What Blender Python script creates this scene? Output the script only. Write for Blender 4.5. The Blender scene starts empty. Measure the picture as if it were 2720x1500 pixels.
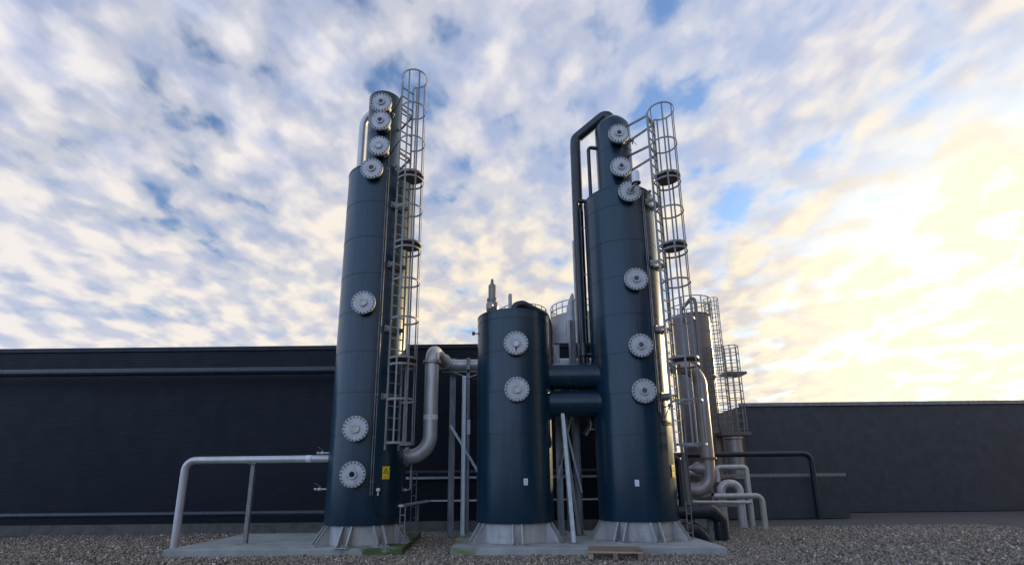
import bpy, math, random
import numpy as np
from mathutils import Vector, Matrix
R = math.radians
sc = bpy.context.scene
col = sc.collection
random.seed(7)

# ------------------------------------------------------------------ camera
cd = bpy.data.cameras.new('camera'); cam = bpy.data.objects.new('camera', cd); col.objects.link(cam)
cd.sensor_width = 36; cd.lens = 17.702; cd.shift_y = 0.0746; cd.clip_end = 2000; cd.clip_start = 0.05
pitch, roll = R(13.618), R(-.607)
fw = Vector((0, math.cos(pitch), math.sin(pitch))); r0 = Vector((1, 0, 0)); u0 = r0.cross(fw)
rt = r0*math.cos(roll) + u0*math.sin(roll); up = rt.cross(fw)
M = Matrix((rt, up, -fw)).transposed().to_4x4(); M.translation = (0, 0, 1.5); cam.matrix_world = M
sc.camera = cam
sc.view_settings.view_transform = 'Standard'; sc.view_settings.look = 'None'
sc.view_settings.gamma = 1; sc.view_settings.exposure = 0.55

# ------------------------------------------------------------------ sun and sky
SUN_AZ, SUN_EL = R(40), R(12)          # azimuth measured from +X towards +Y
sd = Vector((math.cos(SUN_EL)*math.cos(SUN_AZ), math.cos(SUN_EL)*math.sin(SUN_AZ), math.sin(SUN_EL)))
sl = bpy.data.lights.new('sun', 'SUN'); sl.energy = 3.5; sl.angle = R(.6); sl.color = (1, .76, .42)
so = bpy.data.objects.new('sun', sl); col.objects.link(so)
so.rotation_euler = (-sd).to_track_quat('-Z', 'Y').to_euler()
w = bpy.data.worlds.new("World"); sc.world = w; w.use_nodes = True
nt = w.node_tree; N = nt.nodes; L = nt.links; N.clear()
def nd(t, **k):
    n = N.new(t)
    for a, b in k.items(): setattr(n, a, b)
    return n
def mth(op, a, b=None, clamp=False):
    n = nd('ShaderNodeMath', operation=op, use_clamp=clamp)
    for i, v in enumerate((a, b)):
        if v is None: continue
        if isinstance(v, (int, float)): n.inputs[i].default_value = v
        else: L.new(v, n.inputs[i])
    return n.outputs[0]
sky = nd('ShaderNodeTexSky', sky_type='NISHITA'); sky.sun_disc = False
sky.sun_elevation = SUN_EL; sky.sun_rotation = math.pi/2 - SUN_AZ; sky.air_density = 1.2; sky.ozone_density = 2.5
tc = nd('ShaderNodeTexCoord'); sep = nd('ShaderNodeSeparateXYZ'); L.new(tc.outputs['Generated'], sep.inputs[0])
zc = mth('MAXIMUM', sep.outputs[2], 0.0)
den = mth('ADD', zc, 0.22)
px = mth('DIVIDE', sep.outputs[0], den); py = mth('DIVIDE', sep.outputs[1], den)
cmb = nd('ShaderNodeCombineXYZ'); L.new(px, cmb.inputs[0]); L.new(py, cmb.inputs[1])
mp = nd('ShaderNodeMapping'); L.new(cmb.outputs[0], mp.inputs[0])
mp.inputs['Rotation'].default_value = (0, 0, R(24)); mp.inputs['Scale'].default_value = (1.45, 1.15, 1); mp.inputs['Location'].default_value = (5.3, 2.2, 0)
def noise(vec, scale, detail, rough, dist=0.):
    n = nd('ShaderNodeTexNoise'); n.inputs['Scale'].default_value = scale; n.inputs['Detail'].default_value = detail
    n.inputs['Roughness'].default_value = rough; n.inputs['Distortion'].default_value = dist; L.new(vec, n.inputs['Vector']); return n.outputs['Fac']
def ramp(fac, pts):
    n = nd('ShaderNodeValToRGB'); L.new(fac, n.inputs[0]); e = n.color_ramp.elements
    while len(e) < len(pts): e.new(.5)
    for q, (p, c) in zip(e, pts): q.position = p; q.color = (*c, 1) if len(c) == 3 else c
    n.color_ramp.interpolation = 'EASE'; return n.outputs[0]
def mix(fac, a, b, bt='MIX'):
    n = nd('ShaderNodeMix', data_type='RGBA', blend_type=bt)
    for i, v in ((0, fac), (6, a), (7, b)):
        if isinstance(v, (int, float)): n.inputs[i].default_value = v
        elif isinstance(v, tuple): n.inputs[i].default_value = (*v, 1)
        else: L.new(v, n.inputs[i])
    return n.outputs[2]
big = noise(mp.outputs[0], 2.3, 2, .5)
mid = noise(mp.outputs[0], 6.8, 4, .46, .15)
fine = noise(mp.outputs[0], 15, 5, .6, .2)
cov = mth('ADD', mth('ADD', mth('MULTIPLY', big, .46), mth('MULTIPLY', mid, .56)), mth('MULTIPLY', fine, .07))
# broken cloud sheet: closes up towards the horizon
cov = mth('ADD', cov, mth('MULTIPLY', mth('SUBTRACT', 0.64, zc), .215))
mask = ramp(cov, [(.415, (0.05,)*3), (.525, (.62,)*3), (.65, (1,)*3)])
# sunward factor
dot = nd('ShaderNodeVectorMath', operation='DOT_PRODUCT'); L.new(tc.outputs['Generated'], dot.inputs[0]); dot.inputs[1].default_value = sd
sf = mth('MULTIPLY', mth('ADD', dot.outputs['Value'], 1.0), .5, True)
lowf = ramp(zc, [(0.0, (1,)*3), (.36, (.88,)*3), (.70, (.22,)*3)])
warm = mth('MULTIPLY', lowf, ramp(sf, [(.40, (.25,)*3), (.60, (.52,)*3), (.80, (.95,)*3), (1, (1,)*3)]))
lit = mix(warm, (.585, .575, .615), (.715, .62, .465))
shade = mix(warm, (.37, .415, .56), (.46, .43, .43))
lump = ramp(noise(mp.outputs[0], 7.6, 4, .45, .15), [(.34, (0,)*3), (.62, (1,)*3)])
ccol = mix(lump, shade, lit)
glow = ramp(sf, [(.94, (0,)*3), (1, (1,)*3)])
ccol = mix(mth('MULTIPLY', glow, lowf), ccol, (.84, .75, .56))
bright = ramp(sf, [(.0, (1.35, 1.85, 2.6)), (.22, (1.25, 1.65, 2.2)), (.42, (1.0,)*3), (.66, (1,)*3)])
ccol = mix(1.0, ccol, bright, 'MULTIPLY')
bg1 = nd('ShaderNodeBackground'); L.new(mix(1.0, sky.outputs[0], (.80, 1.0, 1.28), 'MULTIPLY'), bg1.inputs[0]); bg1.inputs[1].default_value = .12
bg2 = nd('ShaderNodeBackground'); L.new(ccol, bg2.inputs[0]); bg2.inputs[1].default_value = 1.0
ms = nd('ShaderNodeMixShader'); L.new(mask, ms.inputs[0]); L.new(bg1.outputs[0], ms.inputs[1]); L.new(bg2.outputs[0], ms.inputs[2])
wo = nd('ShaderNodeOutputWorld'); L.new(ms.outputs[0], wo.inputs[0])

# ------------------------------------------------------------------ materials
def material(name, c1, c2=None, rough=.5, metal=0., nscale=(3, 3, 3), detail=4, bump=0., bscale=(30, 30, 30), rvar=.0, c3=None, c3pos=.62, c3scale=1.2, coat=0., spec=.5, bdist=.01, mossx=None):
    m = bpy.data.materials.new(name); m.use_nodes = True; t = m.node_tree; n = t.nodes; l = t.links
    b = n['Principled BSDF']; b.inputs['Roughness'].default_value = rough; b.inputs['Metallic'].default_value = metal
    b.inputs['Coat Weight'].default_value = coat; b.inputs['Coat Roughness'].default_value = .12; b.inputs['Specular IOR Level'].default_value = spec
    g = n.new('ShaderNodeNewGeometry')
    def ns(scale, det, ro=.55):
        mpn = n.new('ShaderNodeMapping'); mpn.inputs['Scale'].default_value = scale; l.new(g.outputs['Position'], mpn.inputs[0])
        x = n.new('ShaderNodeTexNoise'); x.inputs['Scale'].default_value = 1; x.inputs['Detail'].default_value = det; x.inputs['Roughness'].default_value = ro
        l.new(mpn.outputs[0], x.inputs['Vector']); return x.outputs['Fac']
    f = ns(nscale, detail)
    rr = n.new('ShaderNodeValToRGB'); l.new(f, rr.inputs[0]); rr.color_ramp.elements[0].position = .36; rr.color_ramp.elements[1].position = .66
    rr.color_ramp.elements[0].color = (*c1, 1); rr.color_ramp.elements[1].color = (*(c2 or c1), 1)
    o = rr.outputs[0]
    if c3:
        f3 = ns(c3scale if isinstance(c3scale, tuple) else (c3scale,)*3, 6, .65); r3 = n.new('ShaderNodeValToRGB'); l.new(f3, r3.inputs[0])
        if mossx is not None:
            sx = n.new('ShaderNodeSeparateXYZ'); l.new(g.outputs['Position'], sx.inputs[0])
            a1 = n.new('ShaderNodeMapRange'); l.new(sx.outputs[0], a1.inputs[0]); a1.inputs[1].default_value = mossx[0]; a1.inputs[2].default_value = mossx[1]; a1.inputs[3].default_value = 0; a1.inputs[4].default_value = mossx[2]
            a2 = n.new('ShaderNodeMath'); a2.operation = 'ADD'; l.new(f3, a2.inputs[0]); l.new(a1.outputs[0], a2.inputs[1]); l.new(a2.outputs[0], r3.inputs[0])
        r3.color_ramp.elements[0].position = c3pos-.07; r3.color_ramp.elements[1].position = c3pos+.07
        mx = n.new('ShaderNodeMix'); mx.data_type = 'RGBA'; l.new(r3.outputs[0], mx.inputs[0]); l.new(o, mx.inputs[6]); mx.inputs[7].default_value = (*c3, 1); o = mx.outputs[2]
    l.new(o, b.inputs['Base Color'])
    if rvar:
        mr = n.new('ShaderNodeMapRange'); l.new(ns((nscale[0]*1.7, nscale[1]*1.7, nscale[2]*1.3), 5), mr.inputs[0])
        mr.inputs[1].default_value = .3; mr.inputs[2].default_value = .7; mr.inputs[3].default_value = rough-rvar; mr.inputs[4].default_value = rough+rvar
        l.new(mr.outputs[0], b.inputs['Roughness'])
    if bump:
        bp = n.new('ShaderNodeBump'); bp.inputs['Strength'].default_value = bump; bp.inputs['Distance'].default_value = bdist
        l.new(ns(bscale, 3), bp.inputs['Height']); l.new(bp.outputs[0], b.inputs['Normal'])
    return m
MT = {}
MT['navy'] = material('navy_cladding', c3=(.016, .040, .058), c3pos=.66, c3scale=(9, 9, .5), c1=(.0034, .023, .042), c2=(.0054, .030, .052), rough=.30, nscale=(2.2, 2.2, .25), bump=.55, bscale=(2.6, 2.6, .14), rvar=.05, bdist=.03, spec=.44)
MT['seam'] = material('cladding_seam', (.002, .005, .008), rough=.5)
MT['black_pipe'] = material('dark_pipe_cladding', (.012, .017, .024), (.018, .024, .032), .34, nscale=(4, 4, 4), bump=.3, bscale=(9, 9, 9), rvar=.07)
MT['steel'] = material('brushed_stainless', (.46, .445, .43), (.56, .545, .53), .42, metal=.45, nscale=(5, 5, 1.2), rvar=.08, bump=.1, bscale=(40, 40, 8))
MT['cover'] = material('dull_flange_steel', (.38, .385, .39), (.48, .485, .49), .55, metal=.15, nscale=(9, 9, 5), rvar=.08, bump=.15, bscale=(60, 60, 60))
MT['galv_bright'] = material('fresh_galvanised_steel', (.40, .44, .46), (.54, .58, .60), .45, metal=.25, nscale=(20, 20, 6), rvar=.1)
MT['valve_steel'] = material('tarnished_valve_steel', (.20, .17, .155), (.28, .245, .225), .38, metal=.6, nscale=(6, 6, 6), rvar=.08)
MT['galv'] = material('galvanised_steel', (.17, .165, .155), (.25, .24, .225), .52, metal=.2, nscale=(14, 14, 5), rvar=.1)
MT['galv_dark'] = material('weathered_galvanised_beam', (.17, .185, .20), (.26, .28, .30), .5, metal=.4, nscale=(8, 8, 2), rvar=.1)
MT['skirt'] = material('weathered_steel_skirt', (.33, .32, .31), (.42, .41, .395), .6, metal=.1, nscale=(5, 5, 1.3), rvar=.08, c3=(.25, .225, .20), c3pos=.62, c3scale=2.6)
MT['bolt'] = material('bolt_steel', (.10, .10, .105), (.17, .17, .175), .45, metal=.5)
MT['glass'] = material('sight_glass_dark', (.02, .022, .03), rough=.08)
MT['glass_pale'] = material('sight_glass_cream', (.42, .40, .28), (.5, .47, .33), .25)
MT['glass_white'] = material('sight_glass_milky', (.45, .50, .54), (.55, .6, .63), .25)
MT['concrete'] = material('concrete', (.30, .295, .28), (.42, .415, .395), .85, nscale=(2, 2, 2), detail=8, bump=.3, bscale=(45, 45, 45), c3=(.17, .21, .09), c3pos=.70, c3scale=2.2, mossx=(-.4, -1.4, .22))
MT['moss'] = material('mossy_concrete', (.28, .285, .26), (.38, .38, .35), .9, nscale=(2, 2, 2), detail=8, bump=.4, bscale=(40, 40, 40), c3=(.075, .10, .035), c3pos=.68, c3scale=2.2, mossx=(-4.2, -2.4, .36))
MT['wall'] = material('dark_corrugated_sheet', (.004, .006, .013), (.006, .008, .017), .5, nscale=(1.5, 1, 1), rvar=.06, spec=.28)
MT['plinth'] = material('wall_plinth_concrete', (.085, .08, .075), (.13, .125, .115), .9, nscale=(3, 3, 3), bump=.3)
MT['gravel_bed'] = material('gravel_bed', (.06, .055, .05), (.16, .15, .14), .95, nscale=(24, 24, 24), detail=4, bump=.9, bscale=(22, 22, 22), bdist=.03)
MT['stone'] = material('gravel_stones', (.09, .075, .06), (.62, .54, .45), .85, nscale=(15, 15, 15), detail=2, bump=.2)
MT['yellow'] = material('sign_yellow', (.75, .58, .02), rough=.4)
MT['ink'] = material('sign_black', (.01, .01, .012), rough=.5)
MT['ink_soft'] = material('sign_small_print', (.50, .38, .02), rough=.5)
MT['white'] = material('label_white', (.72, .75, .78), rough=.5)
MT['grey_ink'] = material('label_print', (.28, .30, .33), rough=.6)
MT['motor'] = material('pale_painted_housing', (.55, .58, .60), (.66, .68, .70), .4)
MT['cable'] = material('black_cable', (.012, .012, .014), rough=.55)
MT['rust'] = material('rust_mark', (.12, .055, .025), (.2, .09, .04), .9)
MT['wood'] = material('pallet_wood', (.20, .125, .08), (.32, .215, .145), .85, nscale=(3, 22, 30), detail=5, bump=.4, bscale=(8, 60, 60), c3=(.10, .065, .05), c3pos=.62, c3scale=3)
MT['wood_new'] = material('pallet_wood_fresh', (.38, .27, .17), (.50, .36, .23), .8, nscale=(3, 22, 30), detail=5, bump=.3)
MT['tank_brown'] = material('brown_grey_cladding', (.12, .095, .09), (.165, .13, .12), .38, nscale=(1.5, 1.5, .2), bump=.3, bscale=(2.5, 2.5, .15), rvar=.05)
MT['silo'] = material('bare_silver_silo', (.25, .24, .225), (.34, .325, .31), .5, metal=.3, nscale=(.8, .8, 1.2), detail=6, rvar=.1)
MT['tan_pipe'] = material('dusty_steel_pipe', (.30, .265, .245), (.37, .33, .30), .45, metal=.4, nscale=(5, 5, 1.5), rvar=.08)
MT['rusty'] = material('rusty_flange', (.25, .15, .10), (.30, .19, .13), .7, metal=.3)
MT['platform'] = material('rest_platform_plate', (.14, .115, .11), (.19, .16, .15), .6, metal=.3)
MT['far'] = material('far_hall_sheet', (.03, .035, .045), (.045, .05, .06), .6)
MT['ground'] = MT['gravel_bed']

# ------------------------------------------------------------------ mesh helpers
class MB:
    def __init__(s): s.v = []; s.f = []; s.sm = []
    def add(s, vs, fs, smooth=False):
        o = len(s.v); s.v += [tuple(x) for x in vs]; s.f += [tuple(o+i for i in f) for f in fs]; s.sm += [smooth]*len(fs); return s
    def box(s, c, size, rz=0., rot=None):
        hx, hy, hz = size[0]/2, size[1]/2, size[2]/2
        m = rot if rot is not None else Matrix.Rotation(rz, 3, 'Z'); c = Vector(c)
        vs = [c + m @ Vector((x*hx, y*hy, z*hz)) for z in (-1, 1) for x, y in ((-1, -1), (1, -1), (1, 1), (-1, 1))]
        return s.add(vs, [(3, 2, 1, 0), (4, 5, 6, 7), (0, 1, 5, 4), (1, 2, 6, 5), (2, 3, 7, 6), (3, 0, 4, 7)])
    def bar(s, p, q, w, h, upv=(0, 0, 1)):
        p, q = Vector(p), Vector(q); d = (q-p); ln = d.length; d.normalize(); u = Vector(upv)
        if abs(d.dot(u)) > .98: u = Vector((0, 1, 0))
        x = d.cross(u).normalized(); z = x.cross(d)
        m = Matrix((d, x, z)).transposed()
        return s.box((p+q)/2, (ln, w, h), rot=m)
    def lathe(s, c, prof, seg=48, smooth=True, axis=None, caps=True):
        c = Vector(c)
        if axis is None: m = Matrix.Identity(3)
        else: m = Vector(axis).to_track_quat('Z', 'Y').to_matrix()
        vs = []; k = len(prof)
        for (r, z) in prof:
            for i in range(seg):
                a = 2*math.pi*i/seg; vs.append(c + m @ Vector((r*math.cos(a), r*math.sin(a), z)))
        fs = [(j*seg+i, j*seg+(i+1) % seg, (j+1)*seg+(i+1) % seg, (j+1)*seg+i) for j in range(k-1) for i in range(seg)]
        s.add(vs, fs, smooth)
        if caps:
            if prof[0][0] > 1e-4: s.add(vs[:seg], [tuple(range(seg))[::-1]])
            if prof[-1][0] > 1e-4: s.add(vs[-seg:], [tuple(range(seg))])
        return s
    def cyl(s, p, q, r, seg=16, r2=None):
        p, q = Vector(p), Vector(q); d = q-p
        return s.lathe(p, [(r, 0), (r if r2 is None else r2, d.length)], seg, True, d)
    def sweep(s, pts, prof, smooth=True, closed=False, upv=None, caps=True):
        pts = [Vector(p) for p in pts]; n = len(pts); k = len(prof)
        T = []
        for i in range(n):
            a = pts[i]-pts[i-1] if (i > 0 or closed) else pts[1]-pts[0]
            b = pts[(i+1) % n]-pts[i] if (i < n-1 or closed) else a
            a = a.normalized(); b = b.normalized(); t = (a+b)
            T.append((t.normalized() if t.length > 1e-6 else a, a))
        u = Vector(upv) if upv else (Vector((0, 0, 1)) if abs(T[0][0].z) < .9 else Vector((0, 1, 0)))
        vs = []
        for i in range(n):
            t, a = T[i]
            if upv: u = Vector(upv)
            x = t.cross(u)
            if x.length < 1e-5: x = t.cross(Vector((1, 0, 0)))
            x.normalize(); z = x.cross(t).normalized(); u = z
            cosh = max(.5, t.dot(a))
            for (px_, pz_) in prof: vs.append(pts[i] + x*(px_/cosh if False else px_) + z*pz_)
        m = n if closed else n-1
        fs = [(i*k+j, i*k+(j+1) % k, ((i+1) % n)*k+(j+1) % k, ((i+1) % n)*k+j) for i in range(m) for j in range(k)]
        s.add(vs, fs, smooth)
        if caps and not closed: s.add(vs[:k], [tuple(range(k))[::-1]]); s.add(vs[-k:], [tuple(range(k))])
        return s
    def tube(s, pts, r, seg=14, **kw):
        return s.sweep(pts, [(r*math.cos(2*math.pi*i/seg), r*math.sin(2*math.pi*i/seg)) for i in range(seg)], **kw)
    def prism(s, poly, thick, origin, ex, ey):
        o, ex, ey = Vector(origin), Vector(ex).normalized(), Vector(ey).normalized(); nn = ex.cross(ey)
        a = [o+ex*x+ey*y for x, y in poly]; b = [p+nn*thick for p in a]; k = len(poly)
        return s.add(a+b, [tuple(range(k))[::-1], tuple(range(k, 2*k))] + [(i, (i+1) % k, k+(i+1) % k, k+i) for i in range(k)])
    def build(s, name, m, parent=None, root=None, label=None):
        off = Vector((0, 0, 0))
        rr = root or parent
        if rr is not None:
            while rr.parent: rr = rr.parent
            off = Vector(rr.location)
        me = bpy.data.meshes.new(name); me.from_pydata([tuple(Vector(v)-off) for v in s.v], [], s.f)
        me.polygons.foreach_set('use_smooth', s.sm); me.update()
        if any(s.sm): me.set_sharp_from_angle(angle=R(40))
        me.materials.append(MT[m] if isinstance(m, str) else m)
        o = bpy.data.objects.new(name, me); col.objects.link(o)
        if parent: o.parent = parent
        if label: o['label'] = label
        return o
def fillet(pts, rad, n=8):
    pts = [Vector(p) for p in pts]; out = [pts[0]]
    for i in range(1, len(pts)-1):
        a = (pts[i-1]-pts[i]); b = (pts[i+1]-pts[i]); la, lb = a.length, b.length; a.normalize(); b.normalize()
        ang = a.angle(b); d = rad/math.tan(ang/2); d = min(d, la*.98, lb*.98); rr = d*math.tan(ang/2)
        p0 = pts[i]+a*d; bis = (a+b).normalized(); c = pts[i]+bis*(rr/math.sin(ang/2)); v0 = p0-c; v1 = pts[i]+b*d-c
        tot = v0.angle(v1); ax = v0.cross(v1).normalized()
        for k in range(n+1): out.append(c + Matrix.Rotation(tot*k/n, 3, ax) @ v0)
    out.append(pts[-1]); return out
def thing(name, label, cat, loc=(0, 0, 0), group=None):
    o = bpy.data.objects.new(name, None); col.objects.link(o); o.location = loc; o.empty_display_size = .2
    o['label'] = label; o['category'] = cat
    if group: o['group'] = group
    return o
def tag(o, label, cat, group=None):
    o['label'] = label; o['category'] = cat
    if group: o['group'] = group
    return o
def struct(o): o['kind'] = 'structure'; return o
def recenter(o, p):
    p = Vector(p); o.data.transform(Matrix.Translation(-p)); o.location = p; return o

# ------------------------------------------------------------------ ground
g = MB(); g.add([(-400, -60, -.03), (400, -60, -.03), (400, 700, -.03), (-400, 700, -.03)], [(0, 1, 2, 3)])
struct(g.build('ground', 'ground'))
m = MT['stone']; nn = m.node_tree.nodes; ll = m.node_tree.links; gg = [q for q in nn if q.bl_idname == 'ShaderNodeNewGeometry'][0]
cr = nn.new('ShaderNodeValToRGB'); ll.new(gg.outputs['Random Per Island'], cr.inputs[0]); el = cr.color_ramp.elements
for p_, c_ in ((.2, (.10, .085, .07, 1)), (.45, (.20, .155, .11, 1)), (.7, (.38, .30, .215, 1)), (.9, (.27, .18, .105, 1))): e_ = el.new(p_); e_.color = c_
el[0].color = (.045, .04, .035, 1); el[-1].color = (.74, .67, .57, 1)
mxn = nn.new('ShaderNodeMix'); mxn.data_type = 'RGBA'; mxn.inputs[0].default_value = .25
old = nn['Principled BSDF'].inputs['Base Color'].links[0].from_socket; ll.new(cr.outputs[0], mxn.inputs[6]); ll.new(old, mxn.inputs[7]); ll.new(mxn.outputs[2], nn['Principled BSDF'].inputs['Base Color'])
# loose gravel as real stones over everything the photo can see
def stones():
    rng = np.random.default_rng(3); sp = .038
    xs = np.arange(-15, 15, sp); ys = np.arange(9.0, 17.0, sp)
    X, Y = np.meshgrid(xs, ys); X = X.ravel(); Y = Y.ravel()
    X = X + rng.uniform(-.5, .5, X.size)*sp; Y = Y + rng.uniform(-.5, .5, Y.size)*sp
    keep = np.abs(X) < Y*1.06+.4
    keep &= ~((X > -7.6) & (X < -2.5-.05*(Y-11.4)) & (Y > 11.45) & (Y < 15.0))
    keep &= ~((X > -1.32) & (X < 4.36) & (Y > 11.3) & (Y < 14.85))
    keep &= ~((X < 5.0) & (Y > 16.5))
    core = np.abs(X) < Y*.48+.5
    keep &= core | (rng.random(X.size) < .45)
    X = X[keep]; Y = Y[keep]; n = X.size
    s = rng.uniform(.009, .031, n)*np.where(np.abs(X) < Y*.48+.5, 1, 1.35)
    base = np.array([(1, 0, 0), (0, 1, 0), (-1, 0, 0), (0, -1, 0), (0, 0, 1), (0, 0, -1)], float)
    V = base[None]*rng.uniform(.65, 1.35, (n, 6, 3)) + rng.uniform(-.25, .25, (n, 6, 3))
    V *= (s[:, None]*rng.uniform(.7, 1.3, (n, 3)))[:, None, :]
    a = rng.uniform(0, 6.28, n); b = rng.normal(0, .5, n)
    ca, sa, cb, sb = np.cos(a), np.sin(a), np.cos(b), np.sin(b)
    x, y, z = V[..., 0].copy(), V[..., 1].copy(), V[..., 2].copy()
    y2 = y*cb[:, None]-z*sb[:, None]; z2 = y*sb[:, None]+z*cb[:, None]
    V[..., 0] = x*ca[:, None]-y2*sa[:, None]+X[:, None]; V[..., 1] = x*sa[:, None]+y2*ca[:, None]+Y[:, None]
    V[..., 2] = z2 + (rng.uniform(-.030, -.004, n))[:, None] + .006
    F = np.array([(0, 1, 4), (1, 2, 4), (2, 3, 4), (3, 0, 4), (1, 0, 5), (2, 1, 5), (3, 2, 5), (0, 3, 5)])
    FF = (F[None] + (np.arange(n)*6)[:, None, None]).reshape(-1)
    me = bpy.data.meshes.new('gravel'); me.vertices.add(n*6); me.vertices.foreach_set('co', V.reshape(-1))
    me.loops.add(n*24); me.loops.foreach_set('vertex_index', FF.astype(np.int32))
    me.polygons.add(n*8); me.polygons.foreach_set('loop_start', np.arange(0, n*24, 3, dtype=np.int32))
    me.update(); me.validate()
    me.materials.append(MT['stone'])
    o = bpy.data.objects.new('gravel', me); col.objects.link(o)
    o['kind'] = 'stuff'; tag(o, 'loose grey brown gravel covering the yard around the concrete slabs', 'gravel')
stones()

# slabs
def slab(name, poly, m, z=.13):
    b = MB(); k = len(poly); e = .012
    cx = sum(p[0] for p in poly)/k; cy = sum(p[1] for p in poly)/k
    inn = [(p[0]+(cx-p[0])/max(.1, math.hypot(cx-p[0], cy-p[1]))*e, p[1]+(cy-p[1])/max(.1, math.hypot(cx-p[0], cy-p[1]))*e) for p in poly]
    vs = [(x, y, -.2) for x, y in poly]+[(x, y, z-e) for x, y in poly]+[(x, y, z) for x, y in inn]
    fs = [(i, (i+1) % k, k+(i+1) % k, k+i) for i in range(k)]+[(k+i, k+(i+1) % k, 2*k+(i+1) % k, 2*k+i) for i in range(k)]+[tuple(range(2*k, 3*k))]
    b.add(vs, fs); return struct(b.build(name, m))
slab('slab_mossy', [(-7.6, 11.58), (-2.39, 11.40), (-2.62, 14.95), (-7.6, 15.1)], 'moss')
slab('slab_concrete', [(-1.345, 11.25), (4.40, 11.06), (4.40, 13.15), (3.9, 14.8), (-1.49, 14.85)], 'concrete')

# ------------------------------------------------------------------ hall wall
WY = 16.66
hall = thing('industrial_hall', 'long low hall clad in dark blue black corrugated sheet behind the tanks', 'building', (-5, WY, 0))
b = MB(); x0, x1 = -26, 5.0; zz = []; z = .30; vs = []
while z < 5.93:
    vs += [(z, 0.0), (z+.020, 0.0), (z+.030, .016), (z+.046, .016)]; z += .056
pts = vs; k = len(pts)
V = [(x, WY-.0-dy, zz_) for x in (x0, x1) for zz_, dy in pts]
b.add(V, [(i, k+i, k+i+1, i+1) for i in range(k-1)])
b.build('corrugated_wall', 'wall', hall)
b = MB(); b.box(((x0+x1)/2, WY+6, 2.9), (x1-x0-.04, 11.9, 5.9)); b.build('hall_body', 'wall', hall)
b = MB(); b.box(((x0+x1)/2, WY-.03, 5.99), (x1-x0+.06, .09, .14)); b.build('roof_edge_trim', 'wall', hall)
b = MB(); b.box(((x0+x1)/2, WY+.01, .14), (x1-x0, .12, .32)); b.build('concrete_plinth', 'plinth', hall)

# ------------------------------------------------------------------ tanks
Z0 = .576
def cover_meshes():
    y = -1  # face towards -Y
    n = MB(); n.lathe((0, 0, 0), [(.235, -.10), (.235, .125)], 40, True, (0, -1, 0)); pass
    d = MB(); d.lathe((0, 0, 0), [(.288, .104), (.292, .108), (.292, .124), (.288, .128)], 56, True, (0, -1, 0)); d.lathe((0, 0, 0), [(.284, .129), (.292, .133), (.292, .152), (.286, .158)], 56, True, (0, -1, 0)); d.lathe((0, 0, 0), [(.07, .15), (.07, .178)], 28, True, (0, -1, 0))
    bo = MB(); bo.lathe((0, 0, 0), [(.020, .153), (.020, .178), (.011, .179), (.011, .195)], 6, False, (0, -1, 0))
    f = MB(); f.lathe((0, 0, 0), [(.062, .170), (.100, .172), (.103, .176), (.103, .192), (.100, .196), (.064, .196), (.060, .182)], 32, True, (0, -1, 0), caps=False)
    for i in range(6):
        a = 2*math.pi*(i+.5)/6; c = (.083*math.cos(a), 0, .083*math.sin(a)); f.lathe(c, [(.009, .195), (.009, .206)], 6, False, (0, -1, 0))
    gl = MB(); gl.lathe((0, 0, 0), [(.062, .178), (.062, .184)], 24, False, (0, -1, 0))
    return n, d, bo, f, gl
CM = cover_meshes(); proto = {}
def add_cover(tank, x, yc, z, glass='glass', plate=False, rust=False):
    """manhole cover facing the yard; yc is the tank surface in front of which it sits"""
    loc = Vector((x, yc, z)) - Vector(tank.location)
    def inst(name, key, mb, mat, parent):
        if key not in proto:
            o = mb.build(name, mat); proto[key] = o
        else:
            o = proto[key].copy(); col.objects.link(o); o.name = name
        o.parent = parent; o.location = loc if parent is tank else (0, 0, 0); return o
    neck = inst('manhole_neck', 'n', CM[0], 'navy', tank)
    lid = inst('manhole_cover', 'd', CM[1], 'cover', tank)
    for i in range(20):
        a = 2*math.pi*(i+.5)/20; bb = inst('bolt', 'b', CM[2], 'bolt', lid); bb.location = (.264*math.cos(a), 0, .264*math.sin(a))
    inst('sight_glass_flange', 'f', CM[3], 'cover', lid)
    inst('sight_glass', 'g'+glass, CM[4], glass, lid)
    if plate:
        p = MB(); p.box((0, -.168, -.17), (.13, .012, .085)); o = p.build('name_plate', 'cover'); o.parent = lid
    if rust:
        p = MB(); p.prism([(-.03, 0), (.03, 0), (.006, -.16), (-.004, -.16)], .002, (0, -.1585, -.085), (1, 0, 0), (0, 0, 1)); o = p.build('rust_streak', 'rust'); o.parent = lid
    return lid
def cladding(cx, cy, r, ztop, courses, seam_az, r_top=None):
    b = MB(); prof = []
    zs = [Z0]+courses+[ztop]
    prof.append((r-.02, Z0-.005)); prof.append((r+.003, Z0-.005))
    for a, c in zip(zs[:-1], zs[1:]):
        prof += [(r+.004, a+.002), (r+.002, c-.006)]
        if c != ztop: prof += [(r-.005, c-.005), (r-.005, c+.001)]
    prof += [(r+.010, ztop-.03), (r+.010, ztop), (r-.03, ztop+.012), (.02, ztop+.10)]
    b.lathe((cx, cy, 0), prof, 96, True)
    sm = MB()
    for i, (a, c) in enumerate(zip(zs[:-1], zs[1:])):
        az = R(seam_az + (0 if i % 2 == 0 else -3.5))
        n = Vector((math.cos(az), math.sin(az), 0))
        sm.box(Vector((cx, cy, (a+c)/2))+n*(r+.0010), (.006, .0035, c-a-.02), rz=az)
        if c != ztop: sm.lathe((cx, cy, 0), [(r+.003, c-.006), (r+.007, c-.006), (r+.007, c+.005), (r+.002, c+.005)], 96, True, caps=False)
    return b, sm
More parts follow.
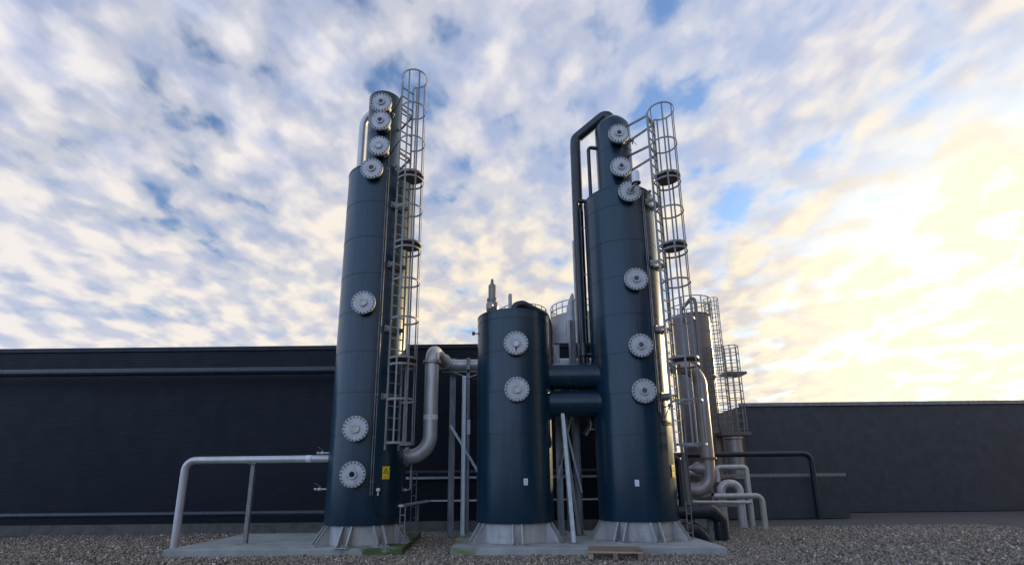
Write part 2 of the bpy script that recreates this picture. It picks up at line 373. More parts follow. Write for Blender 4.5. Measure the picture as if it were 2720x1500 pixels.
def skirt(tank, cx, cy, r, gaz, npair):
    b = MB(); b.lathe((cx, cy, 0), [(r, .132), (r+.004, .145), (r+.004, .165), (r, .17), (r, Z0+.02)], 72, True); b.build('support_skirt', 'skirt', tank)
    for i in range(npair):
        az = R(gaz + i*360/npair); n = Vector((math.cos(az), math.sin(az), 0)); t = Vector((-n.y, n.x, 0)); c = Vector((cx, cy, 0))
        g_ = MB()
        for sgn in (-1, 1):
            p = c+t*(sgn*.105)-t*.006
            g_.prism([(r-.012, .152), (r+.30, .152), (r+.30, .185), (r+.045, Z0-.014), (r-.012, Z0-.014)], .014, p, n, (0, 0, 1))
            e1 = p+t*.007+n*(r+.304)+Vector((0, 0, .185)); e2 = p+t*.007+n*(r+.049)+Vector((0, 0, Z0-.016))
            g_.bar(e1, e2, .032, .010, upv=n)
        g_.box(c+n*(r+.16)+Vector((0, 0, .142)), (.36, .33, .018), rz=az)
        g_.lathe(c+n*(r+.25)+Vector((0, 0, .15)), [(.020, 0), (.020, .02), (.012, .021), (.012, .06)], 8, True)
        g_.build('gusset', 'skirt', tank)
def make_tank(name, label, cx, cy, r, ztop, courses, seam_az, gaz, npair):
    t = thing(name, label, 'tank', (cx, cy, .13), 'navy clad process columns in the yard')
    b, sm = cladding(cx, cy, r, ztop, courses, seam_az); b.build('cladding', 'navy', t); sm.build('cladding_seams', 'seam', t)
    skirt(t, cx, cy, r-.055, gaz, npair); return t
def upper_column(t, cx, cy, r, z0, z1, courses, cone=0.):
    b = MB(); prof = [(r, z0)]
    for c in courses: prof += [(r, c-.006), (r-.006, c-.005), (r-.006, c+.001), (r+.002, c+.002)]
    if cone: prof += [(r+.002, z1-.03), (r*.94, z1+.06), (r*.82, z1+.15), (r*.62, z1+.26), (.20, z1+.36), (.02, z1+.38)]
    else: prof += [(r+.008, z1-.03), (r+.008, z1), (r-.03, z1+.02), (.02, z1+.10)]
    b.lathe((cx, cy, 0), prof, 72, True); o = b.build('upper_column', 'navy', t)
    return o

# left tower
C1 = (-3.592, 12.546, .875)
t1 = make_tank('process_tower', 'tallest dark blue tower, on the mossy slab at the left, with seven round covers', *C1, 9.66, [Z0+i for i in range(1, 9)], -92, -96, 8)
upper_column(t1, -3.614, 12.55, .453, 9.66, 12.30, [11.0])
for z, gl, pl in ((9.413, 'glass', 0), (5.739, 'glass_pale', 0), (2.70, 'glass_pale', 0), (1.68, 'glass', 1)):
    add_cover(t1, -3.59, C1[1]-C1[2], z, gl, pl)
for z, gl in ((11.68, 'glass'), (11.093, 'glass'), (10.308, 'glass_white')):
    add_cover(t1, -3.528, 12.55-.453-.13, z, gl)
# short tank
C2 = (.041, 12.679, .927)
t2 = make_tank('process_tank', 'short dark blue tank in the middle, with two round covers', *C2, 5.635, [Z0+1, Z0+2, Z0+3, 4.57, 5.41], -90, -88, 6)
add_cover(t2, .100, C2[1]-C2[2], 4.702, 'glass_white', 0, True); add_cover(t2, .109, C2[1]-C2[2], 3.587, 'glass_pale', 1)
# right tower
C3 = (3.04, 12.852, .947)
t3 = make_tank('process_tower', 'right hand dark blue tower with sunlit edge and a black pipe bending off its top', *C3, 9.10, [Z0-.04+i for i in range(1, 9)], -86, -81, 8)
upper_column(t3, 3.025, 12.85, .505, 9.10, 11.52, [10.6], cone=.50)
for z, gl, pl in ((8.819, 'glass', 0), (6.372, 'glass', 0), (4.655, 'glass', 0), (3.541, 'glass', 1)):
    add_cover(t3, 3.122, C3[1]-C3[2], z, gl, pl)
for z in (10.791, 9.753): add_cover(t3, 3.02, 12.85-.505-.14, z, 'glass')

# ------------------------------------------------------------------ caged ladders
def caged_ladder(label, Lp, Rp, hc, rc, ztop, zbot, hoops, plats, tankc, brackets, arms=()):
    L_, R_, H_ = Vector((*Lp, 0)), Vector((*Rp, 0)), Vector((*hc, 0)); t = (R_-L_).normalized(); n = Vector((t.y, -t.x, 0))
    mid_ = (L_+R_)/2
    if (H_-mid_).dot(n) < 0: n = -n
    o = thing('caged_ladder', label, 'ladder', (mid_.x, mid_.y, zbot), 'caged ladders on the big towers')
    az = math.atan2(n.y, n.x)
    for p in (L_, R_):
        b = MB(); b.box(p+Vector((0, 0, (ztop+zbot)/2)), (.058, .022, ztop-zbot), rz=az); b.build('rail', 'galv', o)
    z = zbot+.2; b = MB()
    for i in range(200):
        if z > ztop-.1: break
        b = MB(); b.bar(L_+Vector((0, 0, z)), R_+Vector((0, 0, z)), .030, .024); b.build('rung', 'galv', o); z += .275
    def hoop(z, tilt=0.):
        b = MB(); pts = []; a0 = math.radians(143)
        pts.append(L_+Vector((0, 0, z)))
        for i in range(33):
            a = -a0 + 2*a0*i/32
            d = n*math.cos(a)*rc + t*math.sin(a)*rc
            pts.append(H_+d+Vector((0, 0, z+tilt*(math.cos(a)+1))))
        pts.append(R_+Vector((0, 0, z)))
        b.sweep(pts, [(-.005, -.024), (.005, -.024), (.005, .024), (-.005, .024)], smooth=False, upv=(0, 0, 1)); b.build('cage_hoop', 'galv', o)
    for z in hoops: hoop(z)
    for a in (-118, -62, -14, 40, 88, 132):
        d = n*math.cos(R(a))*(rc-.008)+t*math.sin(R(a))*(rc-.008); p = H_+d
        zb = zbot+.12; b = MB(); b.box(p+Vector((0, 0, (hoops[0]+zb)/2)), (.010, .040, hoops[0]-zb), rz=math.atan2(d.y, d.x)); b.build('cage_bar', 'galv', o)
    for z in plats:
        pl = [(rc*math.cos(R(a))*.97, rc*math.sin(R(a))*.97) for a in (-138, -105, -72, -40, -12, 12, 40, 72, 105, 138)]
        b = MB(); b.prism(pl, .012, H_+Vector((0, 0, z-.03)), n, t if n.cross(t).z > 0 else t)
        b.build('rest_platform', 'platform', o)
        hoop(z-.16)
    tc_ = Vector((*tankc[:2], 0)); r = tankc[2]
    for z in brackets:
        b = MB()
        for p, s_ in ((L_, -1), (R_, 1)):
            q = p - n*.0; off = (q-tc_).dot(t); depth = math.sqrt(max(.01, r*r-off*off)); dist = (q-tc_).dot(n)
            e = q - n*(dist-depth)
            b.box((q+e)/2+Vector((0, 0, z))-n*.02, ((q-e).length+.03, .012, .10), rz=az)
        b.box(mid_-n*.05+Vector((0, 0, z)), (.012, (R_-L_).length, .09), rz=az)
        b.box(tc_+n*(r+.006)+Vector((0, 0, z)), (.03, (R_-L_).length+.10, .16), rz=az)
        b.build('wall_bracket', 'galv', o)
    for (p, q, wd) in arms:
        b = MB(); b.bar(p, q, wd, .06); b.build('stay_arm', 'galv', o)
    return o
h1 = [12.24, 11.22, 10.21, 9.22, 8.25, 7.28, 6.28, 5.3, 4.33, 3.35, 2.36]
caged_ladder('caged galvanised ladder up the left tower beside the silver elbow pipe', (-2.934, 11.69), (-2.685, 11.962), (-2.58, 11.615), .33,
    12.22, 2.22, h1, (9.22, 7.28, 4.33), C1, (8.52, 6.85, 5.16, 3.48),
    [((-3.30, 12.23, 11.70), (-2.95, 11.70, 11.75), .03), ((-3.16, 12.5, 11.28), (-2.70, 11.97, 11.30), .03), ((-2.93, 11.70, 11.36), (-2.69, 11.95, 11.30), .03),
     ((-3.30, 12.23, 10.36), (-2.95, 11.70, 10.40), .03), ((-3.16, 12.5, 9.95), (-2.70, 11.97, 9.98), .03), ((-2.93, 11.70, 10.0), (-2.69, 11.95, 9.95), .03)])
h3 = [11.34, 10.27, 9.28, 8.28, 7.30, 6.30, 5.31, 4.33, 3.30, 2.28]
caged_ladder('caged galvanised ladder up the right tower, held off its top by long arms', (3.795, 11.932), (4.056, 12.235), (4.16, 11.88), .346,
    11.34, 2.12, h3, (9.28, 7.30, 4.33), C3, (8.68, 6.92, 5.17, 3.47),
    [((3.38, 12.5, 11.36), (3.80, 11.94, 11.26), .03), ((3.46, 12.62, 10.98), (4.05, 12.24, 11.20), .03), ((3.80, 11.94, 11.24), (4.05, 12.23, 11.20), .03),
     ((3.38, 12.5, 10.40), (3.80, 11.94, 10.30), .03), ((3.46, 12.62, 10.02), (4.05, 12.24, 10.22), .03), ((3.80, 11.94, 10.28), (4.05, 12.23, 10.22), .03)])

# ------------------------------------------------------------------ generic pipe builders
def ring(b, c, d, r, w=.03, seg=28):
    d = Vector(d).normalized(); b.lathe(Vector(c)-d*w/2, [(r-.02, 0), (r, .002), (r, w-.002), (r-.02, w)], seg, True, d, caps=False)
def flange_pair(parent, c, d, r, m='steel', nb=12):
    d = Vector(d).normalized(); c = Vector(c); b = MB()
    for s_ in (-1, 1): b.lathe(c+d*(s_*.022-.014), [(r, 0), (r, .028)], 36, True, d)
    o = b.build('flange', m, parent)
    q = d.to_track_quat('Z', 'Y').to_matrix()
    for i in range(nb):
        a = 2*math.pi*i/nb; p = c+q @ Vector((math.cos(a)*(r-.028), math.sin(a)*(r-.028), 0)); bb = MB(); bb.lathe(p-d*.055, [(.012, 0), (.012, .11)], 6, False, d)
        bb.build('bolt', 'bolt', o)
    return o
# silver elbow pipe of the left tower
Y1 = 12.92
p = thing('silver_pipe', 'fat silver pipe with curved elbows rising beside the left tower', 'pipe', (-2.11, Y1, 1.9))
path = fillet([(-3.05, Y1, 2.125), (-2.108, Y1, 2.125), (-2.108, Y1, 4.55)], .52, 14)
b = MB(); b.tube(path, .182, 32); ring(b, (-2.108, Y1, 2.65), (0, 0, 1), .185, .015); ring(b, (-2.108, Y1, 3.03), (0, 0, 1), .184, .01); b.build('riser', 'steel', p)
path = fillet([(-2.108, Y1, 4.53), (-2.108, Y1, 4.90), (-1.98, 14.42, 4.90)], .36, 14)
b = MB(); b.tube(path, .182, 32); b.build('top_elbow', 'steel', p)
flange_pair(p, (-2.108, Y1, 4.565), (0, 0, 1), .235, nb=16)
flange_pair(p, (-2.665, Y1, 2.125), (1, 0, 0), .235, nb=16)
flange_pair(p, (-1.99, 14.30, 4.90), (.086, 1, 0), .225, nb=12)
b = MB(); b.cyl((-2.108, Y1, 3.045), (-2.108, Y1, 3.165), .1855, 32); s_ = b.build('pipe_label', 'white', p)
b = MB()
for dx in (-.07, .05): b.box((-2.108+dx, Y1-.184, 3.105), (.012, .008, .035))
b.build('label_mark', 'grey_ink', s_)
# horizontal collector pipe on the rack
p = thing('silver_pipe', 'horizontal silver pipe carried on the steel rack behind the short tank', 'pipe', (-.5, 14.75, 4.9))
b = MB(); b.tube([(-2.25, 14.68, 4.885), (3.2, 14.68, 4.885)], .165, 28)
for x in (-1.2, .6, 1.9): ring(b, (x, 14.68, 4.885), (1, 0, 0), .169, .02)
b.build('pipe_run', 'steel', p)
# left incoming pipe
p = thing('silver_pipe', 'small silver pipe entering the left tower from the left', 'pipe', (-5.5, 12.55, 2.0))
b = MB(); b.tube(fillet([(-8.1, 12.70, -.1), (-8.1, 12.70, 2.08), (-4.42, 12.55, 2.08)], .25, 8), .088, 22); b.build('pipe_run', 'steel', p)
b = MB(); b.cyl((-5.05, 12.557, 2.08), (-4.93, 12.555, 2.08), .0905, 22); b.build('pipe_label', 'white', p)
for zc_, lab in ((2.21, 'ball valve sticking out of the left tower above the incoming silver pipe'), (1.36, 'ball valve low on the left side of the left tower')):
    v = thing('ball_valve', lab, 'valve', (-4.55, 12.45, zc_), 'small valves on the left tower')
    b = MB(); b.cyl((-4.36, 12.40, zc_), (-4.62, 12.42, zc_), .018, 10); b.lathe((-4.63, 12.42, zc_), [(.02, -.05), (.038, -.03), (.038, .03), (.02, .05)], 12, True, (1, 0, 0)); b.cyl((-4.70, 12.42, zc_), (-4.76, 12.42, zc_), .026, 8); b.build('valve_body', 'steel', v)
    b = MB(); b.cyl((-4.63, 12.42, zc_), (-4.63, 12.42, zc_+.07), .010, 6); b.bar((-4.63, 12.42, zc_+.07), (-4.75, 12.40, zc_+.15), .02, .008); b.build('handle', 'galv', v)
# grey pipe behind left tower head
p = tag(MB().tube(fillet([(-4.36, 12.93, 9.4), (-4.36, 12.93, 12.02), (-3.75, 12.75, 12.35)], .40, 6), .105, 22).build('vent_pipe', 'steel'), 'pale grey pipe curving into the left tower head from its roof', 'pipe'); recenter(p, (-4.36, 12.93, 9.6))
for x in (-6.4,):
    o = MB().box((x, 12.6+(-4.4-x)*.035, 1.0), (.09, .09, 2.0)).box((x, 12.6+(-4.4-x)*.035, 1.985), (.2, .2, .02)).build('pipe_support', 'galv'); tag(o, {-6.4: 'galvanised post under the small silver pipe, on the mossy slab', -9.4: 'galvanised post in the gravel under the small silver pipe, nearest the mossy slab', -12.4: 'leftmost galvanised post in the gravel under the small silver pipe'}[x], 'post'); recenter(o, (x, 12.7, 0))
# wall pipes
def wallpipe(name, label, x0, x1, y, z, r, m):
    o = MB().tube([(x0, y, z), (x1, y, z)], r, 20)
    for i in range(int(abs(x1-x0)/1.5)): ring(o, (x0+1.2+1.5*i, y, z), (1, 0, 0), r+.004, .02, 20)
    o = o.build(name, m); tag(o, label, 'pipe'); recenter(o, ((x0+x1)/2, y, z)); return o
wallpipe('insulated_pipe', 'thick dark pipe along the hall wall, high up left of the left tower', -25, -3.8, 15.8, 5.02, .125, 'black_pipe')
wallpipe('insulated_pipe', 'dark pipe low along the hall wall left of the left tower', -25, -3.6, 15.0, .68, .085, 'black_pipe')
wallpipe('insulated_pipe', 'dark pipe behind the steel posts just above the cable channel', -3.4, 4.6, 16.3, 1.78, .085, 'black_pipe')
o = MB().box((.7, 16.42, 1.63), (8.2, .08, .075)).build('cable_channel', 'galv_bright'); tag(o, 'upper galvanised cable channel along the hall wall', 'cable channel', 'cable channels on the hall wall'); recenter(o, (.7, 16.42, 1.63))
# lower channel with its run-down at the left
b = MB(); b.box((1.6, 16.2, .935), (8.4, .10, .05)); b.bar((-2.62, 16.2, .935), (-2.66, 12.35, .965), .12, .05)
o = b.build('cable_channel', 'galv_bright'); tag(o, 'lower galvanised cable channel that turns towards the left tower', 'cable channel', 'cable channels on the hall wall'); recenter(o, (1.6, 16.2, .935))
def cable_ladder(label, ax, ay, bx, by, z0, z1, step=.17, m='galv', wd=.022):
    c = thing('cable_ladder', label, 'cable ladder', ((ax+bx)/2, (ay+by)/2, z0), 'small upright cable ladders')
    for (x, y) in ((ax, ay), (bx, by)):
        b = MB(); b.box((x, y, (z0+z1)/2), (wd, .03, z1-z0)); b.build('rail', m, c)
    z = z0+.14
    while z < z1-.02:
        b = MB(); b.bar((ax, ay, z), (bx, by, z), .02, .022); b.build('rung', m, c); z += step
    return c
cable_ladder('short cable ladder standing on the mossy slab right of the left tower', -2.643, 12.24, -2.524, 12.235, .13, .95, .245)
cable_ladder('taller dark cable ladder behind the short one at the mossy slab', -2.80, 14.30, -2.67, 14.30, .13, 1.80, .29, 'galv')
o = MB().box((-2.62, 14.36, .55), (.06, .05, .85)).build('steel_post', 'galv_dark'); tag(o, 'short dark steel post behind the taller cable ladder', 'post'); recenter(o, (-2.62, 14.36, .13))
cable_ladder('cable ladder standing on the slab corner at the foot of the right tower', 4.124, 12.56, 4.235, 12.55, .13, .96, .22)

# small silver hook-up behind left tower
v = thing('drain_pipe', 'thin silver drain line with a valve under the elbow flange', 'pipe', (-2.72, 13.1, 1.2))
b = MB(); b.tube(fillet([(-2.60, 13.1, 1.98), (-2.60, 13.1, 1.32), (-2.82, 13.1, 1.30)], .06, 5), .02, 10); b.build('pipe_run', 'steel', v)
b = MB(); b.lathe((-2.74, 13.1, 1.31), [(.02, -.05), (.035, -.02), (.035, .02), (.02, .05)], 10, True, (1, 0, 0)); b.bar((-2.74, 13.08, 1.31), (-2.84, 13.06, 1.42), .02, .01); b.build('valve_body', 'steel', v)

# ------------------------------------------------------------------ steel rack
rack = thing('pipe_rack', 'galvanised steel rack of posts and braces carrying the silver pipe', 'pipe rack', (0, 14.6, 0))
def hbeam(name, p, q, wd, dp, face, m='galv', par=rack):
    """H-section: flanges face along `face`"""
    p, q, f = Vector(p), Vector(q), Vector(face).normalized(); b = MB(); tk = .012
    b.bar(p+f*(dp/2-tk/2), q+f*(dp/2-tk/2), *( (wd, tk) ), upv=f); b.bar(p-f*(dp/2-tk/2), q-f*(dp/2-tk/2), wd, tk, upv=f)
    b.bar(p, q, tk, dp-2*tk, upv=f)
    return b.build(name, m, par)
hbeam('post', (-1.775, 14.80, -.02), (-1.775, 14.80, 5.12), .16, .17, (1, .15, 0), 'galv_dark')
b = MB(); b.box((-1.775, 14.80, .03), (.26, .26, .03)); b.build('foot_plate', 'galv', rack)
hbeam('post', (-1.33, 13.72, .15), (-1.33, 13.72, 4.35), .09, .10, (1, 0, 0), 'galv_bright'); b = MB(); b.box((-1.33, 13.72, .142), (.2, .16, .02)); b.build('foot_plate', 'galv', rack)
hbeam('post', (-1.29, 14.50, .15), (-1.29, 14.50, 5.06), .12, .10, (1, 0, 0), 'galv_dark')
hbeam('post', (1.235, 13.85, .15), (1.295, 14.25, 5.35), .17, .16, (0, 1, 0), 'galv_dark'); b = MB(); b.box((1.235, 13.85, .142), (.3, .3, .02)); b.build('foot_plate', 'galv_dark', rack)
hbeam('post', (1.70, 13.68, .15), (1.70, 13.68, 5.93), .17, .16, (1, .2, 0), 'galv_dark'); b = MB(); b.box((1.70, 13.68, .142), (.3, .3, .02)); b.build('foot_plate', 'galv_dark', rack)
hbeam('crossbeam', (-2.05, 14.50, 4.66), (1.9, 14.50, 4.66), .12, .09, (0, 0, 1))
hbeam('crossbeam', (-1.2, 14.9, 4.50), (1.6, 14.9, 4.50), .12, .07, (0, 0, 1), 'galv')
for x in (-1.28, .4): b = MB(); b.bar((x-.45, 14.45, 4.62), (x, 14.45, 4.45), .03, .03); b.bar((x+.45, 14.45, 4.62), (x, 14.45, 4.45), .03, .03); b.build('knee_brace', 'galv_dark', rack)
b = MB(); b.box((-1.25, 14.32, 3.0), (.09, .04, .42)); b.build('channel_cover', 'white', rack)
def brace(p, q, m='galv', wd=.07):
    b = MB(); b.bar(p, q, wd, wd); b.build('brace', m, rack)
brace((-1.76, 14.3, 3.05), (-.72, 14.3, 1.35), 'galv_bright')
brace((1.36, 13.5, 3.2), (1.78, 13.6, 1.2), 'galv_bright', .045); brace((1.62, 13.9, 3.2), (1.18, 13.9, 1.5), 'galv_bright', .045)
brace((1.40, 13.9, 3.1), (1.62, 13.75, 2.0), wd=.045); brace((1.50, 13.6, 3.1), (1.25, 13.9, 1.9), wd=.05); brace((1.30, 13.4, 3.3), (1.66, 13.45, .17), 'galv', .08)
b = MB(); b.bar((1.24, 12.6, 3.3), (1.335, 11.90, .15), .085, .085); b.build('front_strut', 'galv_bright', rack)
b = MB(); b.box((1.335, 11.90, .140), (.20, .15, .018)); b.build('foot_plate', 'galv', rack)
hbeam('post', (1.55, 14.7, .1), (1.55, 14.7, 3.9), .1, .1, (1, 0, 0), 'galv_dark')

# ------------------------------------------------------------------ connecting ducts
for zc_, lab in ((4.10, 'upper thick navy duct joining the short tank and the right tower'), (3.395, 'lower thick navy duct joining the short tank and the right tower')):
    b = MB(); b.tube([(.85, 12.72, zc_), (2.35, 12.72, zc_)], .333, 56)
    if zc_ < 4: ring(b, (1.93, 12.72, zc_), (1, 0, 0), .336, .01, 56)
    o = b.build('connecting_duct', 'navy'); tag(o, lab, 'duct', 'thick navy ducts between the tanks'); recenter(o, (1.6, 12.72, zc_))

# ------------------------------------------------------------------ black pipes
def insulated(label, pts, r, bend, nseg=4, rings=1.0, m='black_pipe', name='insulated_pipe'):
    path = fillet(pts, bend, nseg); b = MB(); b.tube(path, r, 24)
    P = [Vector(q) for q in pts]
    for a, c in zip(P[:-1], P[1:]):
        ln = (c-a).length; d = (c-a).normalized(); s_ = bend+.05
        while s_ < ln-bend: ring(b, a+d*s_, d, r+.004, .02, 24); s_ += rings
    o = b.build(name, m); tag(o, label, 'pipe'); recenter(o, P[-1]); return o
insulated('thick black pipe bending off the right tower head and running down its left side',
    [(3.0, 12.86, 11.7), (2.97, 12.87, 12.02), (2.78, 12.93, 12.03), (1.98, 13.2, 11.48), (1.965, 13.2, 11.2), (1.93, 13.2, 4.3)], .155, .16, 3, 1.0)
insulated('thin black pipe from the right tower head down to the tower roof', [(2.62, 12.9, 10.92), (2.30, 12.9, 10.98), (2.30, 12.9, 9.1)], .052, .09, 3, 5)
insulated('middle black pipe leaving the right tower roof and dropping down its left side', [(2.55, 12.9, 9.17), (1.88, 12.9, 9.24), (1.88, 12.9, 4.7)], .058, .12, 4, 1.3)
o = MB().lathe((1.885, 12.9, 4.42), [(.05, 0), (.05, .25), (.10, .26), (.10, .6), (.06, .62)], 20).build('drain_pot', 'black_pipe'); tag(o, 'small black pot at the foot of the middle black pipe', 'pot'); recenter(o, (1.885, 12.9, 4.42))
# slim tray with cross bars at the tower's left side
tr = thing('cable_tray', 'slim wire tray running up the left side of the right tower', 'cable tray', (2.05, 12.9, 2.7))
for x in (1.985, 2.10):
    b = MB(); b.tube(fillet([(x, 12.93, 9.0), (x, 12.93, 2.75)], .01, 2), .010, 8); b.build('rail', 'galv', tr)
for z in (8.4, 7.0, 5.75, 4.75, 3.6, 2.76):
    b = MB(); b.bar((1.985, 12.93, z), (2.10, 12.93, z), .02, .02); b.build('rung', 'galv', tr)
insulated('short black pipe ending in a bend below the lower thick duct', [(2.06, 13.2, 3.3), (2.06, 13.2, 2.85), (1.90, 13.2, 2.62)], .10, .15, 4, 5)
# on the short tank
insulated('black insulated pipe leaving the short tank roof and dropping behind its right side',
    [(-.03, 12.75, 5.66), (.12, 12.75, 6.05), (.30, 12.77, 6.10), (.60, 12.90, 5.98), (.92, 13.2, 5.93), (1.03, 13.25, 5.60), (1.03, 13.25, 4.2)], .108, .12, 3, .42)
# lower right, beside the right tower
insulated('upright black pipe with domed top against the right foot of the right tower', [(3.9, 13.3, 2.02), (4.275, 13.3, 2.02), (4.275, 13.3, .75)], .082, .08, 4, 5)
insulated('thick black pipe running right at knee height then turning down into the gravel', [(3.7, 13.3, .70), (5.02, 13.3, .70), (5.22, 13.35, .52), (5.24, 13.4, -.1)], .168, .1, 3, .3)
insulated('black pipe elbow dipping into the gravel behind the corner cable ladder', [(3.7, 13.1, .30), (4.5, 13.12, .28), (4.68, 13.14, .1), (4.72, 13.15, -.2)], .175, .1, 3, 5)
o = MB().box((5.0, 13.5, .28), (.09, .09, .56)).box((5.0, 13.5, .30), (.14, .14, .03)).build('pipe_support', 'galv_dark'); tag(o, 'dark post holding up the knee high black pipe', 'post'); recenter(o, (5.0, 13.5, 0))

# right elbow pipe (dusty steel)
p = thing('elbow_pipe', 'fat dusty steel pipe arching down behind the right ladder with a rusty flange', 'pipe', (5.265, 13.9, 1.0))
b = MB(); b.tube(fillet([(3.75, 13.6, 4.56), (5.265, 13.9, 4.52), (5.265, 13.9, 2.05)], .48, 12), .180, 30)
ring(b, (5.265, 13.9, 2.85), (0, 0, 1), .184, .12, 30); b.build('upper_bend', 'tan_pipe', p)
b = MB(); b.tube(fillet([(5.265, 13.9, 2.05), (5.255, 13.9, 1.17), (4.62, 13.9, 1.22)], .42, 12), .172, 30); b.build('lower_bend', 'tan_pipe', p)
b = MB(); b.lathe((5.265, 13.9, 2.02), [(.235, 0), (.235, .022)], 36); b.lathe((5.265, 13.9, 2.050), [(.235, 0), (.235, .022)], 36); b.build('flange', 'rusty', p)
b = MB(); b.lathe((4.55, 13.95, 1.79), [(.055, 0), (.058, .22), (.10, .32), (.165, .42), (.165, .75)], 28, True, (1, 0, 0)); b.build('reducer', 'tan_pipe', p)
o = thing('steel_upright', 'tall galvanised upright standing behind the corner cable ladder', 'post', (4.53, 13.4, .13))
hbeam('web', (4.53, 13.4, 0), (4.45, 13.4, 3.05), .11, .13, (1, 0, 0), 'galv', o)
b = MB(); b.box((4.42, 13.42, 1.6), (.04, .04, 3.1)); b.build('side_channel', 'galv_dark', o)

# ------------------------------------------------------------------ safety valve on the short tank
v = thing('safety_valve', 'tall steel safety valve with pointed cap on the short tank roof', 'valve', (-.515, 12.80, 5.63))
b = MB(); b.lathe((-.515, 12.80, 0), [(.075, 5.62), (.075, 5.80), (.10, 5.84), (.155, 5.92), (.168, 6.02), (.160, 6.12), (.12, 6.19)], 24); b.lathe((-.515, 12.80, 5.70), [(.13, 0), (.13, .035)], 24)
b.lathe((-.515, 12.80, 6.03), [(.05, 0), (.05, .17), (.095, .172), (.095, .20)], 16, True, (-.35, -1, 0)); b.build('valve_body', 'valve_steel', v)
b = MB(); b.lathe((-.515, 12.80, 0), [(.13, 6.18), (.13, 6.21), (.145, 6.212), (.145, 6.25), (.12, 6.252), (.103, 6.30), (.103, 6.63), (.09, 6.66), (.05, 6.68)], 24); b.build('spring_housing', 'valve_steel', v)
b = MB(); b.lathe((-.515, 12.80, 0), [(.055, 6.675), (.045, 6.72), (.038, 6.80), (.022, 6.84), (.004, 6.85)], 14); b.build('cap', 'valve_steel', v)
for i in range(8):
    b = MB(); a = i*math.pi/4; b.cyl((-.515+.125*math.cos(a), 12.80+.125*math.sin(a), 6.13), (-.515+.125*math.cos(a), 12.80+.125*math.sin(a), 6.29), .012, 6); b.build('bolt', 'bolt', v)
o = MB().cyl((-.87, 12.66, 5.255), (-1.0, 12.64, 5.255), .016, 8).cyl((-1.0, 12.64, 5.215), (-1.0, 12.64, 5.30), .035, 10).cyl((-1.035, 12.63, 5.255), (-.97, 12.64, 5.255), .026, 8).build('stub_valve', 'cable'); tag(o, 'small black stub valve on the left side of the short tank', 'valve'); recenter(o, (-.95, 12.65, 5.25))

# ------------------------------------------------------------------ instruments, conduits, signs
def surf(C, az, off=0., z=0.):
    return Vector((C[0]+(C[2]+off)*math.cos(R(az)), C[1]+(C[2]+off)*math.sin(R(az)), z))
def conduit(C, az, z0, z1, label, sep_=.05):
    t = Vector((-math.sin(R(az)), math.cos(R(az)), 0)); c = thing('conduit', label, 'conduit', surf(C, az, .02, z0), 'twin conduits on the towers')
    for s_ in (-1, 1):
        q = surf(C, az, .022)+t*s_*sep_/2; b = MB(); b.cyl(q+Vector((0, 0, z0)), q+Vector((0, 0, z1)), .010, 8); b.build('conduit_tube', 'galv', c)
    z = z0+.3
    while z < z1: b = MB(); b.box(surf(C, az, .022, z), (.03, sep_+.04, .02), rz=R(az)); b.build('clip', 'galv', c); z += 1.0
conduit(C1, -64.6, 1.22, 9.6, 'twin thin conduits up the front of the left tower')
conduit(C3, -60.3, 3.07, 9.0, 'twin thin conduits up the front of the right tower')
o = MB().cyl((-3.335, 12.185, 9.7), (-3.335, 12.185, 11.3), .009, 8).build('conduit', 'galv'); tag(o, 'single thin conduit on the head of the left tower', 'conduit'); recenter(o, (-3.335, 12.185, 9.7))
# temperature heads
def sensor(label, p, d, m='motor'):
    p, d = Vector(p), Vector(d).normalized(); s_ = thing('sensor_head', label, 'sensor', p, 'sensor heads on the towers')
    b = MB(); b.cyl(p-d*.05, p+d*.10, .014, 10); b.build('stem', 'galv', s_)
    b = MB(); b.lathe(p+d*.09, [(.03, 0), (.045, .01), (.048, .05), (.035, .075), (.01, .08)], 16, True, d); hd = b.build('head', m, s_)
    b = MB(); b.cyl(p+d*.12-Vector((0, 0, .035)), p+d*.12-Vector((0, 0, .12)), .016, 8); b.build('cable_gland', m, hd)
sensor('white sensor head on the left tower below the yellow sign', surf(C1, -55, 0, 1.34), (math.cos(R(-70)), math.sin(R(-70)), 0))
sensor('steel sensor head beside the second highest cover of the left tower', (-3.30, 12.20, 11.50), (.4, -1, 0), 'galv')
sensor('steel sensor head on the left tower shoulder next to the ladder', surf(C1, -52, 0, 9.60), (.3, -1, .1), 'galv')
sensor('dark sensor head between the two covers of the right tower head', (3.40, 12.50, 10.80), (.7, -1, .2), 'galv_dark')
sensor('dark sensor head at the right shoulder of the right tower', surf(C3, -48, 0, 8.92), (.5, -1, .5), 'galv_dark')
sensor('dark sensor head on the sunlit side of the right tower below the conduits', surf(C3, -42, 0, 3.22), (.5, -1, .2), 'galv_dark')
# cables
o = MB().tube([surf(C1, -64.6, .02, 1.24), surf(C1, -63, .03, 1.12), surf(C1, -60, .03, .98), surf(C1, -54, .03, .84), surf(C1, -44, .03, .74), surf(C1, -30, .03, .72), surf(C1, -12, .03, .74)], .008, 8).build('cable', 'cable'); tag(o, 'black cable sagging across the foot of the left tower', 'cable'); recenter(o, surf(C1, -44, .03, .74))
o = MB().tube([surf(C3, -60, .03, 3.07)]+[surf(C3, a, .025, 2.86+.04*math.sin(a)) for a in range(-56, 0, 6)], .012, 8).tube([surf(C3, -60, .03, 3.07)]+[surf(C3, a, .025, 2.80+.03*math.cos(a)) for a in range(-54, 0, 6)], .010, 8).tube([surf(C3, -44, .10, 3.24), surf(C3, -48, .09, 3.10), surf(C3, -51, .05, 2.95)], .012, 8).build('cable', 'cable'); tag(o, 'black cable pair wrapped round the right tower below the conduits', 'cable'); recenter(o, surf(C3, -45, .03, 2.85))
